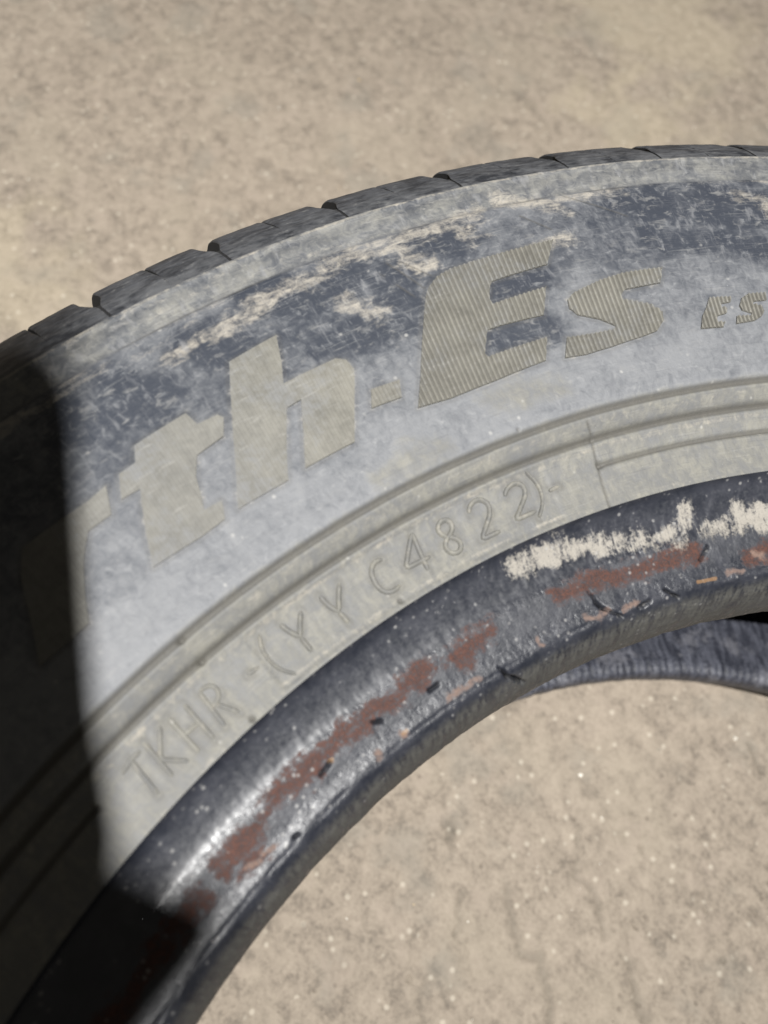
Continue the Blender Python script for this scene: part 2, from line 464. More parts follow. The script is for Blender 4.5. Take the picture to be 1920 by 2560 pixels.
for k, (mt, cnt) in enumerate(gm):
    for q in range(cnt):
        x = rng.uniform(-650, 0); yv = rng.uniform(-110, 560)
        if 195 < math.hypot(x, yv) < 330: continue
        s = min(1.1, 0.2 + 0.18 * rng.exponential(1.0))
        p = ico * rng.uniform(0.65, 1.15, (12, 1)) * s * np.array([rng.uniform(0.7, 1.5), rng.uniform(0.7, 1.2), rng.uniform(0.5, 0.9)])
        a = rng.uniform(0, 6.28); c_, s_ = math.cos(a), math.sin(a)
        p = p @ np.array([[c_, s_, 0], [-s_, c_, 0], [0, 0, 1]]) + (x, yv, floor_z(x, yv) + 0.2 * s)
        Fg += [tuple(v + len(Vg) * 12 for v in t) for t in icf]; Mi += [k] * 20
        Vg.append(p)
me = mesh_np('grit', np.concatenate(Vg) * MM, Fg, False)
gr = link('grit', me, [t[0] for t in gm], None, 'stuff')
me.polygons.foreach_set('material_index', np.array(Mi, np.int32))
gr['label'] = 'loose pale sand grains scattered over the concrete floor'

# ------------------------------------------------------------------ tyre
tyre = bpy.data.objects.new('tyre', None)
COL.objects.link(tyre)
tyre['label'] = 'worn black car tyre lying flat on concrete with dusty raised lettering and rusty bead'
tyre['category'] = 'tyre'
tyre.empty_display_size = 0.1
ZO = -20.0                          # profile heights below are given over a datum 20 mm under the floor
ZC = 112.5                          # mid-plane

fine = np.arange(-33, 37.0001, 0.085)
coarse = np.arange(38.5, 360 - 34, 1.5)
PH = np.concatenate([fine, coarse])
PHI = np.where(PH > 180, PH - 360, PH)

SIDE = [(217, 198), (221, 198.1), (226.6, 198.6), (229.5, 199.4), (232.2, 200.8), (234.5, 202.8), (237, 204.6), (240, 205.3), (250, 206.3), (268, 207), (285, 206.3), (295.3, 205.2), (295.7, 204.6), (299, 204.9), (303.7, 204.5)]
sp_ = smooth_profile(SIDE, 0.2, 0.7)
RR = np.linspace(217, 303.7, 232)
ZR = np.interp(RR, sp_[:, 0], sp_[:, 1])
def zside(R): return np.interp(R, RR, ZR)

TANL = [[(7.1, 286.5), (5.4, 286.8)], [(4.6, 286.8), (3.3, 288.0), (0.1, 291.2), (-2.8, 292.1)], [(-4.0, 292.2), (-6.2, 293.3), (-8.8, 295.1)], [(-7.3, 292.0), (-8.2, 288.3)], [(-4.6, 290.1), (-5.3, 285.1)], [(-1.4, 282.0), (-1.3, 275.0), (-2.0, 276.3)], [(-10.4, 297.4), (-12.9, 291.5)], [(-22.8, 289.5), (-23.8, 284.9)], [(-10.4, 278.4), (-12.2, 281.3)], [(-4.6, 281.6), (-5.2, 284.0)], [(-4.1, 285.0), (-5.6, 284.6)]]
YELL = [[(-4.9, 246.6), (-8.7, 245.2)], [(2.2, 240.4), (-1.2, 241.2)]]
DARKL = [[(2.5, 293), (0.8, 291.8)], [(-1.3, 290), (-3.4, 284.5)], [(6.2, 288.3), (4.0, 276.6)], [(9.6, 288.1), (8.3, 277.2)], [(1.8, 286.4), (-1.5, 284.2)], [(-2.8, 280.2), (-4.0, 274.1)], [(-5.6, 290.1), (-7.7, 287.7)], [(-16.2, 290.5), (-20.2, 289.2), (-23.3, 288.3)], [(-17.2, 287), (-20.2, 284.5), (-23.3, 283)], [(-16.7, 278.4), (-20.0, 275.3), (-22.9, 272.0)], [(0.9, 273.1), (-3.4, 270.5)], [(11.7, 291.9), (12.4, 282.3)], [(10.7, 281.2), (8.6, 276.9)], [(-7.9, 272.2), (-10.3, 272.4)], [(-6.4, 259.8), (-9.2, 259.1)]]

L_E = [(-11.8, 281.5), (-10.88, 274.9), (-8.35, 274.2), (-7.83, 274.0), (-7.58, 272.9), (-7.2, 269.4), (-7.22, 268.1), (-10.23, 268.9), (-9.45, 262.0), (-7.15, 262.4), (-6.34, 262.3), (-5.63, 257.0), (-5.66, 256.1), (-9.07, 256.5), (-8.44, 251.1), (-5.42, 250.2), (-2.89, 250.0), (-1.15, 250.9), (-2.13, 257.6), (-4.43, 275.5), (-4.74, 277.2), (-5.41, 279.4), (-6.17, 280.4)]
L_S = [(-16.62, 268.4), (-16.2, 264.3), (-14.17, 264.0), (-13.84, 262.8), (-13.88, 261.6), (-15.2, 259.1), (-15.67, 256.7), (-15.57, 254.5), (-14.96, 252.0), (-14.11, 251.3), (-12.15, 250.3), (-10.64, 249.9), (-9.47, 250.4), (-10.05, 255.1), (-11.58, 254.5), (-12.7, 254.5), (-12.86, 255.2), (-12.18, 257.7), (-11.15, 260.0), (-10.88, 262.1), (-10.99, 264.3), (-11.41, 265.7), (-13.07, 267.6), (-14.46, 268.5)]
L_e = [(-18.54, 258.8), (-19.77, 258.5), (-19.61, 257.0), (-19.1, 256.8), (-19.0, 256.1), (-19.35, 255.6), (-19.16, 254.1), (-18.64, 253.7), (-18.45, 252.3), (-18.9, 251.9), (-18.73, 250.6), (-17.43, 250.9), (-17.77, 254.1), (-18.16, 256.2)]
L_s = [(-20.77, 258.9), (-21.76, 259.0), (-21.67, 256.8), (-21.01, 256.7), (-20.84, 256.2), (-21.36, 255.3), (-21.38, 254.0), (-21.12, 252.6), (-20.63, 251.5), (-19.51, 251.1), (-19.7, 253.2), (-20.52, 253.0), (-20.6, 253.5), (-20.1, 254.6), (-20.06, 255.9), (-20.33, 257.8)]
L_h = [(5.21, 279.3), (2.75, 280.2), (3.3, 273.4), (3.79, 268.8), (1.07, 268.9), (0.67, 267.6), (0.58, 264.9), (0.97, 261.5), (2.49, 250.1), (5.21, 250.2), (4.33, 257.0), (3.53, 263.8), (4.29, 263.6), (5.38, 256.0), (6.2, 249.8), (8.86, 250.2), (7.62, 259.3), (6.46, 268.7)]
L_d = [(0.41, 259.0), (-1.08, 258.5), (-0.72, 254.6), (0.88, 255.1)]
L_t = [(10.66, 273.4), (8.11, 273.6), (8.0, 270.0), (7.05, 269.7), (6.9, 268.4), (7.4, 264.9), (8.84, 264.3), (9.44, 260.7), (9.79, 256.7), (10.08, 253.9), (9.18, 253.6), (9.6, 250.0), (11.01, 249.8), (13.33, 250.6), (12.66, 256.7), (11.63, 264.9), (12.5, 265.3), (11.9, 270.0), (11.09, 270.1)]
L_r = [(16.66, 269.4), (15.11, 269.3), (13.58, 269.0), (12.6, 269.6), (13.2, 264.0), (14.35, 264.0), (15.26, 260.0), (16.18, 254.3), (16.8, 250.0), (18.16, 250.0), (19.3, 250.2), (18.57, 255.4), (17.48, 264.8)]
CODE = {
 'T': [[(20.189, 227.4), (19.55, 228.2), (18.95, 228.0)], [(19.5, 228.1), (19.75, 220.3)]],
 'K': [[(18.6, 228.6), (18.75, 220.5)], [(17.6, 228.7), (18.62, 224.3), (17.75, 220.5)]],
 'H': [[(17.113, 228.8), (17.15, 220.2)], [(16.2, 228.5), (16.25, 220.0)], [(17.12, 224.5), (16.25, 224.2)]],
 'R': [[(15.329, 228.4), (15.481, 220.4)], [(15.33, 228.4), (14.95, 228.4), (14.6, 227.6), (14.6, 225.6), (15.0, 224.7), (15.38, 224.6)], [(15.1, 224.6), (14.55, 220.4)]],
 'Y': [[(10.36, 228.5), (10.226, 226.2), (9.944, 224.1)], [(9.132, 228.1), (9.5, 226.5), (9.944, 224.1)], [(9.944, 224.1), (9.93, 220.4)]],
 'Y ': [[(7.948, 228.3), (7.85, 225.4), (7.6, 223.6)], [(6.75, 228.2), (7.2, 225.8), (7.6, 223.6)], [(7.6, 223.6), (7.52, 220.6)]],
 'C': [[(4.15, 227.6), (4.6, 228.2), (5.05, 226.7), (5.2, 223.9), (5.05, 221.6), (4.6, 220.7), (4.1, 221.3)]],
 '4': [[(2.35, 220.9), (2.214, 224.9), (2.045, 229.3), (3.363, 223.5), (1.85, 223.2)]],
 '8': [[(0.45, 225.0), (0.80, 226.6), (0.62, 228.3), (0.15, 228.8), (-0.20, 227.6), (-0.05, 225.8), (0.45, 225.0), (0.90, 223.6), (0.80, 221.6), (0.25, 220.9), (-0.08, 222.4), (0.02, 224.0), (0.45, 225.0)]],
 '2': [[(-1.258, 227.3), (-1.425, 228.8), (-2.077, 229.5), (-2.543, 227.6), (-2.35, 225.4), (-1.668, 223.0), (-1.15, 221.2), (-2.35, 221.2)]],
 '2 ': [[(-3.549, 227.5), (-3.781, 228.8), (-4.412, 229.4), (-4.847, 228.1), (-4.733, 226.2), (-4.049, 223.8), (-3.461, 221.9), (-4.802, 222.0)]],
 ')': [[(-5.2, 230.6), (-5.549, 228.0), (-5.62, 225.6), (-5.40, 223.0), (-4.8, 220.4)]],
 '(': [[(11.45, 229.4), (11.80, 227), (11.88, 224.2), (11.72, 221.4), (11.25, 218.9)]],
 '-': [[(13.15, 224.8), (12.45, 224.6)]], '- ': [[(-6.05, 225.0), (-6.7, 225.2)]]}
STROKES = [st for ch in CODE.values() for st in ch]
OUTLINES = [L_E, L_S, L_h, L_t, L_d, L_r]

def side_heights(phi, R, s_is_visible=True):
    """relief of the moulded sidewall in mm and its masks for dirt and painted light and shade"""
    x = -np.radians(phi) * 262.0
    h = np.zeros(R.shape); soot_shade = np.zeros(R.shape)
    wob = 0.12 * (fbm(x / 14, R / 14, 31, 2) - 0.5)
    for rc, dep, wd in ((237.1, 0.8, 0.72), (232.3, 0.8, 0.70)):
        g_ = np.exp(-((R + wob - rc) / wd) ** 4)
        h -= dep * g_; soot_shade = np.maximum(soot_shade, g_)
    gate = 1 - sstep(-9.6, -9.3, phi) * (1 - sstep(21.8, 22.1, phi))
    g_ = np.exp(-((R + wob - 226.7) / 0.58) ** 4) * gate
    h -= 0.6 * g_; soot_shade = np.maximum(soot_shade, 0.9 * g_)
    for rc, dep, wd in ((295.5, 0.35, 0.30),):
        g_ = np.exp(-((R + wob - rc) / wd) ** 2) * (0.4 + 0.6 * sstep(0.35, 0.6, vnoise(x / 9, R * 0, 77)))
        h -= dep * g_; soot_shade = np.maximum(soot_shade, 0.75 * g_)
    # slightly sunk band that carries the small code
    band = sstep(217.6, 218.4, R) * (1 - sstep(230.2, 231.0, R)) * sstep(-6.4, -6.1, phi) * (1 - sstep(12.0, 12.3, phi))
    h -= 0.25 * band
    # mould seam running across the bead side, little vents, scratches
    d = capdist(x, R, [(-9.36, 235.4), (-9.52, 232.6), (-9.455, 227.9), (-9.22, 222.4), (-8.99, 217)], 262.0)
    g_ = np.exp(-(d / 0.30) ** 2); h -= 0.35 * g_; soot_shade = np.maximum(soot_shade, 0.8 * g_)
    for p in ((-9.49, 226.8, 0.75), (14.44, 237.0, 0.7), (14.34, 232.2, 0.7), (14.31, 218.0, 0.6), (4.58, 218.6, 0.5), (21.93, 226.8, 0.7), (-5.44, 238.4, 0.35)):
        d = capdist(x, R, [p[:2]], 262.0); g_ = np.exp(-(d / p[2]) ** 2); h -= 0.9 * g_; soot_shade = np.maximum(soot_shade, 1.2 * g_)
    for P in ([(-13.503, 294.9), (-15.035, 289.5), (-17.195, 281.2)], [(-3.588, 288.1), (-4.597, 277.8)], [(-2.968, 286.1), (-3.98, 276.0)], [(-4.26, 286.7), (-5.644, 277.7)], [(-6.3, 289.5), (-8.4, 285)], [(-10.9, 291), (-12.0, 285)]):
        d = capdist(x, R, P, 262.0); g_ = np.exp(-(d / 0.22) ** 2) * sstep(0.25, 0.5, vnoise(x / 3, R / 3, 78)); h -= 0.22 * g_; soot_shade = np.maximum(soot_shade, 0.7 * g_)
    # worn ridge at the outer edge
    h += 0.25 * np.exp(-((R - 303.0) / 0.7) ** 2)
    h += 0.10 * (fbm(x / 2.5, R / 2.5, 33, 3) - 0.5) + 0.25 * (fbm(x / 20, R / 20, 34, 2) - 0.5)
    # dirt, with painted light and shade round the characters
    tan = np.zeros(R.shape); dark = np.zeros(R.shape); yel = np.zeros(R.shape)
    xw = x + 5 * (fbm(x / 6, R / 4, 35, 4) - 0.5) * 2; Rw = R + 3.5 * (fbm(x / 6, R / 4, 36, 4) - 0.5) * 2
    for P in TANL: tan = np.maximum(tan, 1.0 * (1 - sstep(0.0, 6.0, capdist(xw, Rw, P, 262.0))))
    for P in DARKL: dark = np.maximum(dark, 1 - sstep(0.5, 9.0, capdist(xw, Rw, P, 262.0)))
    for P in YELL: yel = np.maximum(yel, 0.8 * (1 - sstep(0.0, 9.0, capdist(xw, Rw, P, 262.0))))
    yel = np.maximum(yel, 0.85 * (1 - sstep(236.5, 241.0, R)))
    yel = np.maximum(yel, 0.66 * sstep(294.8, 296, R))
    dark = np.maximum(dark, 0.80 * sstep(295.2, 296, R))
    dark = np.maximum(dark, 1.0 * sstep(295.2, 296, R) * sstep(0.38, 0.66, fbm(x / 14, R / 2.5, 38, 4)))
    tan = np.maximum(tan, 0.55 * sstep(294.5, 295.6, R) * sstep(0.46, 0.70, fbm(x / 18, R / 3, 39, 4)))
    tan = np.maximum(tan, 1.0 * np.exp(-((R - 303.2) / 0.55) ** 2))
    tan = np.maximum(tan, 0.62 * np.exp(-((R - 230.4) / 0.8) ** 2))
    tan = np.maximum(tan, 0.35 * (1 - sstep(217.8, 219.4, R)))
    code = sstep(-6.6, -6.2, phi) * (1 - sstep(12.1, 12.5, phi))
    tan = np.maximum(tan, 0.70 * code * np.exp(-((R - 218.9) / 0.55) ** 2))
    tan = np.maximum(tan, 0.40 * np.exp(-((R - 234.9) / 1.1) ** 2))
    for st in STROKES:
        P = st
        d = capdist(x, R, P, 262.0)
        soot_shade = np.maximum(soot_shade, 0.42 * np.exp(-((d - 0.8) / 0.5) ** 2) * sstep(0.2, 0.6, vnoise(x / 3, R / 3, 79)))  # painted relief shade around the code strokes
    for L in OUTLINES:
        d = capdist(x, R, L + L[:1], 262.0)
        tan = np.maximum(tan, 0.50 * np.exp(-((d - 0.15) / 0.40) ** 2))  # pale line painted as the lit edge of each letter
        soot_shade = np.maximum(soot_shade, 0.30 * np.exp(-((d - 0.5) / 0.35) ** 2))  # thin dark line painted as shade beside the raised edge
    tan = np.maximum(tan, 0.85 * sstep(288.5, 293.5, Rw) * (1 - sstep(294.8, 295.4, R)) * sstep(0.46, 0.62, fbm(x / 22, R / 5, 40, 3)))
    tan = np.maximum(tan, 0.22 * sstep(280, 292, R) * (1 - sstep(294.8, 295.4, R)))
    tan = np.maximum(tan, 0.55 * np.exp(-((R - 294.4) / 1.0) ** 2))
    yel = np.maximum(yel, 0.32 * (1 - sstep(246, 262, R)))
    dark = np.maximum(dark, 0.45 * sstep(262, 276, R) * (1 - sstep(286, 294, R)))
    
    return h, np.stack([tan, dark, yel, np.clip(soot_shade, 0, 1)], -1)

def loc(h_phi):
    return h_phi

PG, RG = np.meshgrid(PHI, RR, indexing='ij')
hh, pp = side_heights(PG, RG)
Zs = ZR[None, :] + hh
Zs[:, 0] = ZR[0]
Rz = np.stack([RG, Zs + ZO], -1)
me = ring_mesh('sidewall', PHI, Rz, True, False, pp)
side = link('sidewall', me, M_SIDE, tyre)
side['label'] = 'dusty upper sidewall with raised letters and moulded rings'

# upper bead
BEAD = [(217, 198), (216.4, 196.8), (215.2, 195.8), (213.2, 194.8), (210.5, 193.7), (208.6, 193.15), (207.4, 193.0), (205.6, 192.85), (204.6, 192.6), (202, 191.9), (199.6, 191.2), (198.6, 191.0), (197.0, 190.8), (196.0, 190.5), (195.0, 189.7), (194.0, 188.6), (192.6, 185.8), (191.3, 181.5), (190.6, 177), (190.5, 172), (191.2, 168.5), (193.2, 166), (196.5, 164.5)]
bp = smooth_profile(BEAD, 0.34, 0.45)
bp[0] = BEAD[0]
nt = len(bp)
tang = np.gradient(bp, axis=0); tang /= np.linalg.norm(tang, axis=1)[:, None]
nrm = np.stack([tang[:, 1], -tang[:, 0]], 1)          # along the list R falls: this points up / toward the axis
if nrm[nt // 3, 1] < 0: nrm = -nrm
arc = np.concatenate([[0], np.cumsum(np.hypot(*np.diff(bp, axis=0).T))])
B_P = np.repeat(PHI[:, None], nt, 1); B_R = np.repeat(bp[None, :, 0], len(PHI), 0); B_A = np.repeat(arc[None], len(PHI), 0)
xb = -np.radians(B_P) * 204.0
top = np.repeat((bp[:, 1] > 188.5)[None], len(PHI), 0)
RUST = [[(19.866, 204.1), (15.702, 204.2), (11.254, 204.6)], [(10.094, 204.6), (8.216, 204.6)], [(7.23, 204.0), (4.973, 204.6)], [(3.537, 203.0), (0.871, 204.3)], [(-4.099, 204.6), (-8.059, 203.4)], [(-8.951, 203.6), (-13.72, 203.0)], [(-17.351, 199.9), (-18.564, 200.5)], [(23.85, 203.3), (21.965, 202.8)], [(19.3, 200.2), (18.2, 199.8)], [(29, 203), (25, 203.5)]]
SALM = [[(5.079, 198.0), (2.776, 197.7)], [(-5.19, 197.9), (-5.907, 196.5), (-6.717, 197.2)], [(-7.817, 196.8), (-8.862, 197)], [(-1.767, 198.5), (-1.788, 196.9)], [(8.509, 197.9), (8.385, 197.1)], [(10.372, 198.1), (10.452, 196.9)], [(19.356, 199.9), (18.673, 199.2)], [(18.257, 199.6), (17.557, 199.0)], [(-17.699, 200.5), (-18.325, 199.3)], [(-15.636, 197), (-16.539, 197.2)]]
ORAN = [[(-13.419, 197), (-14.597, 197)], [(12.663, 202.5), (12.497, 202.4)], [(8.349, 197.7), (8.221, 197.7)]]
PAST = [[(-2.4, 213.5), (-5.554, 212.3), (-8.169, 210.6), (-10.606, 209.0)], [(-11.629, 208.4), (-12.732, 208.2)], [(-13.899, 212.1), (-13.598, 209.0), (-12.978, 205.5)], [(-14.89, 207.3), (-17.187, 207.8), (-19.138, 207.6), (-23, 207.5)], [(-17.384, 210.1), (-17.253, 207.0)], [(-18.939, 209.6), (-18.814, 206.5)], [(-3.729, 213.5), (-6.726, 211.9)]]
CUTS = [[(-6.041, 202.3), (-6.44, 198.4), (-7.556, 195.0)], [(-14.763, 203.7), (-14.368, 202.4), (-13.948, 201.3)], [(-8.914, 195.6), (-9.717, 196.0)], [(-10.994, 197.3), (-11.731, 195.0)], [(1.268, 197.1), (1.005, 194.6), (-0.046, 192.3)], [(5.794, 201.0), (5.205, 201.1)], [(9.552, 203.0), (8.947, 201.8)], [(13.557, 201.9), (12.53, 202.5)], [(16.692, 197.3), (16.445, 197.1)]]
xw = xb + 3.2 * (fbm(xb / 3.5, B_R / 2.5, 65, 4) - 0.5) * 2; Rw = B_R + 2.4 * (fbm(xb / 3.5, B_R / 2.5, 66, 4) - 0.5) * 2
rust = np.zeros(B_P.shape); sal = rust.copy(); ora = rust.copy(); pas = rust.copy(); hb = rust.copy()
for P in RUST: rust = np.maximum(rust, (1 - sstep(0.6, 4.8, capdist(xw, Rw, P, 204.0))) * top)
for P in SALM: sal = np.maximum(sal, (1 - sstep(0.0, 2.2, capdist(xb + 0.4 * (xw - xb), B_R + 0.4 * (Rw - B_R), P, 204.0))) * top)
for P in ORAN: ora = np.maximum(ora, (1 - sstep(0.0, 1.2, capdist(xb + 0.3 * (xw - xb), B_R + 0.3 * (Rw - B_R), P, 204.0))) * top)
for P in PAST: pas = np.maximum(pas, (0.55 + 0.75 * fbm(xb / 5, B_R / 9, 71, 3)) * (1 - sstep(0.3, 5.6, capdist(xb + 0.3 * (xw - xb), B_R + 0.8 * (Rw - B_R), P, 204.0))) * top)
cut = np.zeros(B_P.shape)
hb += top * (0.18 * (fbm(xb / 2.6, B_R / 1.9, 51, 3) - 0.5)) * (1 - 0.7 * sstep(206.8, 208.6, B_R)) + 0.12 * (fbm(xb / 1.2, B_A / 3, 52, 3) - 0.5)
hb += top * 0.25 * pas * fbm(xb / 0.9, B_R / 2.2, 53, 3)
# the line where the bead seat turns into the toe, with rubber rind
hb -= 0.22 * np.exp(-((B_R - 196.4) / 0.5) ** 2) * top * sstep(0.2, 0.7, fbm(xb / 7, xb * 0, 54, 3))
for P in CUTS:
    d = capdist(xb + 1.2 * (fbm(xb / 1.5, B_R / 1.5, 55, 2) - 0.5), B_R, P, 204.0)
    cw = 0.10 + 0.34 * fbm(xb / 1.1, B_R / 1.1, 56, 3)
    hb -= 1.4 * np.exp(-(d / cw) ** 2) * (B_A < arc[-1] * 0.75)
    cut = np.maximum(cut, np.exp(-(d / cw) ** 2))
hb += (bp[None, :, 1] < 180) * 0.5 * (fbm(xb / 5, B_A / 30, 57, 3) - 0.5)
hb *= np.clip(arc / 1.0, 0, 1)[None]
Rz = np.stack([bp[None, :, 0] + nrm[None, :, 0] * hb, bp[None, :, 1] + nrm[None, :, 1] * hb + ZO], -1)
me = ring_mesh('bead', PHI, Rz, True, True, np.stack([sal, ora, rust, pas], -1), 204.0)
ca = me.attributes.new('cut', 'FLOAT', 'POINT'); ca.data.foreach_set('value', cut.ravel().astype(np.float32))
bead = link('bead', me, M_BEAD, tyre)
bead['label'] = 'scuffed inner bead with rust-brown smears and dried white mounting paste'

# inner liner and the lower half
PHC = np.concatenate([np.arange(-40, 40, 0.25), np.arange(41.5, 319, 1.5)])
PHC = np.where(PHC > 180, PHC - 360, PHC)
LIN = [(196.5, 164.5), (201, 166), (212, 174), (228, 184), (250, 191), (272, 192), (292, 187), (306, 172), (312, 150), (314, 112.5), (312, 75), (306, 53), (292, 38), (272, 33), (250, 34), (232, 40), (218, 47), (207, 52), (203.5, 53.5)]
lp = smooth_profile(LIN, 2.2, 2.5); lp[0] = LIN[0]; lp[-1] = LIN[-1]
LP = np.repeat(PHC[:, None], len(lp), 1)
Rz = np.repeat(lp[None], len(PHC), 0).copy(); Rz[..., 1] += ZO
link('inner_liner', ring_mesh('inner_liner', PHC, Rz, True, True, None, 204.0), M_LIN, tyre)
LBE = [(203.5, 53.5), (201, 54.0), (199, 53.3), (197.9, 51.2), (197.7, 47), (198.5, 42), (200, 37), (202, 34.5), (206, 32.6), (211, 32.2), (215, 30.8), (217, 27)]
lb = smooth_profile(LBE, 0.7, 0.6); lb[0] = LBE[0]; lb[-1] = LBE[-1]
xl = -np.radians(PHC)[:, None] * 204.0 + 0 * lb[None, :, 0]
hl = 0.7 * (fbm(xl / 4, lb[None, :, 1] / 9 + 0 * xl, 61, 3) - 0.5)
hl[:, 0] = 0; hl[:, -1] = 0
Rz = np.repeat(lb[None], len(PHC), 0).copy(); Rz[..., 0] -= hl; Rz[..., 1] += ZO
lbd = link('bead', ring_mesh('bead_lower', PHC, Rz, True, True, None, 204.0), M_LIN, tyre)
lbd['label'] = 'lower bead seen through the hole, dark blue-black rubber'
LSW = [(217, 27), (226, 26), (232, 24), (237, 20.8), (250, 20.2), (268, 20.0), (285, 20.3), (296, 20.6), (303.7, 20.5)]
ls = smooth_profile(LSW, 3.0, 1.5); ls[0] = LSW[0]; ls[-1] = LSW[-1]
ls[:, 1] = np.maximum(ls[:, 1], 20.0)
PHL = np.arange(0, 360, 1.5); PHL = np.where(PHL > 180, PHL - 360, PHL)
Rz = np.repeat(ls[None], len(PHL), 0).copy(); Rz[..., 1] += ZO + 0.3
pl = np.zeros(Rz.shape[:2] + (4,)); pl[..., 2] = 0.3
link('sidewall', ring_mesh('sidewall_lower', PHL, Rz, True, True, pl), M_SIDE, tyre)['label'] = 'lower sidewall resting on the floor'

# tread: carcass, ribs and shoulder blocks
TOP = [(303.7, 204.5), (308, 202.2), (313, 198.7), (317, 195.6), (320.3, 192.4), (322.6, 188.6), (324.3, 183), (325.5, 176), (326.2, 168), (326.8, 158)]
tp = smooth_profile(TOP, 0.8, 1.0); tp[0] = TOP[0]
tt = np.concatenate([[0], np.cumsum(np.hypot(*np.diff(tp, axis=0).T))])
ttn = np.gradient(tp, axis=0); ttn /= np.linalg.norm(ttn, axis=1)[:, None]
tno = np.stack([-ttn[:, 1], ttn[:, 0]], 1)
if tno[-1, 0] < 0: tno = -tno
dep = np.interp(tt, [0, 6, 10, 14, 18, 22, 60], [0.15, 0.25, 0.7, 2.0, 4.6, 6.2, 6.8])
tap = sstep(6.0, 15.0, tt)
base_top = tp - tno * dep[:, None]
full = np.concatenate([base_top, [(320.6, 150), (321, 130), (321, 112.5)]])
low = full[::-1][1:].copy(); low[:, 1] = 2 * ZC - low[:, 1]
full = np.concatenate([full, low])
PHT = np.concatenate([np.arange(-34, 38, 0.3), np.arange(39.5, 325.5, 1.5)]); PHT = np.where(PHT > 180, PHT - 360, PHT)
Rz = np.repeat(full[None], len(PHT), 0).copy(); Rz[..., 1] += ZO
M_GRV = mat_plain('shaded_groove_rubber', (0.007, 0.007, 0.008), 0.9)  # clean groove rubber, blackened further to paint in the groove shade
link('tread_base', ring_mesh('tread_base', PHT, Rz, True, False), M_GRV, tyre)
for z0, z1 in ((141, 150), (117, 133), (92, 108), (75, 84)):
    pr_ = np.array([(320.5, z1), (326.6, z1 - 0.3), (327.3, z1 - 1.2), (327.3, z0 + 1.2), (326.6, z0 + 0.3), (320.5, z0)], float)
    Rz = np.repeat(pr_[None], len(PHL), 0).copy(); Rz[..., 1] += ZO
    link('tread_rib', ring_mesh('tread_rib', PHL, Rz, True, False), M_TREAD, tyre)

GW = 0.90; SW = 0.11

def block_mesh(name, spans, mirror=False):
    """shoulder block: each span (phi0, phi1) is one half, with worn bevelled edges"""
    V = []; F = []; MI = []
    nt_ = len(tp)
    for si, (a, b) in enumerate(spans):
        e = 0.11; m2 = 7
        tpa = GW * 0.43 if si == 0 else 0.0; tpb = GW * 0.43 if si == 1 else 0.0
        if si == 0: tpb = SW * 0.47
        if si == 1: tpa = SW * 0.47
        ph = np.array([a, a, a + e * 0.35, a + e] + list(np.linspace(a + e, b - e, 8)[1:-1]) + [b - e, b - e * 0.35, b, b])
        hs = np.array([-1, -0.38, -0.10, 0] + [0] * 6 + [0, -0.10, -0.38, -1])
        base = len(V)
        for q, (p, hq) in enumerate(zip(ph, hs)):
            for k in range(nt_):
                off = -dep[k] - 0.3 if hq == -1 else hq * min(1.0, dep[k] / 2.0)
                off += 0 if hq == -1 else 0.16 * (float(vnoise(p * 3.1 + a * 7, k * 0.5, 91)) - 0.5)
                R_ = tp[k, 0] + tno[k, 0] * off; z_ = tp[k, 1] + tno[k, 1] * off + 0.03
                pk = p
                if q < m2: pk = p - tpa * (1 - tap[k])
                else: pk = p + tpb * (1 - tap[k])
                V.append((pk, R_, z_))
        m_ = len(ph)
        for q in range(m_ - 1):
            for k in range(nt_ - 1):
                F.append((base + q * nt_ + k, base + q * nt_ + k + 1, base + (q + 1) * nt_ + k + 1, base + (q + 1) * nt_ + k)); MI.append(1 if q in (0, m_ - 2) else 0)  # end walls take the shade-black groove rubber
        # inner end toward the circumferential groove
        k = nt_ - 1
        lo0 = len(V)
        for p in ph: V.append((p, 320.3, tp[-1, 1] + 0.03))
        for q in range(m_ - 1): F.append((base + q * nt_ + k, lo0 + q, lo0 + q + 1, base + (q + 1) * nt_ + k)); MI.append(0)
    V = np.array(V)
    if mirror: V[:, 2] = 2 * ZC - V[:, 2]
    V[:, 2] += ZO
    F = np.array(F)
    if mirror: F = F[:, ::-1]
    me = mesh_np(name, polar(V[:, 0], V[:, 1], V[:, 2]), F, False)
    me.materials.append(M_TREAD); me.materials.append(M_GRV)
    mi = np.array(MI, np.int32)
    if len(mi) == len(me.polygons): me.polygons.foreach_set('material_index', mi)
    return me

edges = [13.3, 8.0, 2.4, -3.3, -9.0, -14.5, -19.4, -24.4]
def spans_for(a, b):
    mid = a + (b - a) * 0.49
    return [(a + GW / 2, mid - SW / 2), (mid + SW / 2, b - GW / 2)]
for hi, lo_ in zip(edges[:-1], edges[1:]):
    link('tread_block', block_mesh('tread_block', spans_for(lo_, hi)), M_TREAD, tyre)
rest = 360 - (edges[0] - edges[-1]); nb_ = 61; w_ = rest / nb_
bm_u = block_mesh('tread_block_plain', spans_for(0, w_)); bm_l = block_mesh('tread_block_under', spans_for(0, w_), True)
for k in range(nb_):
    o = link('tread_block', bm_u, M_TREAD, tyre); o.rotation_euler.z = math.radians(edges[0] + k * w_)
    # the mesh is written about the tyre's axis, so turning it about z places it round the shoulder
wl = 360 / 68
for k in range(68):
    o = link('tread_block', bm_l, M_TREAD, tyre); o.rotation_euler.z = math.radians(k * wl)

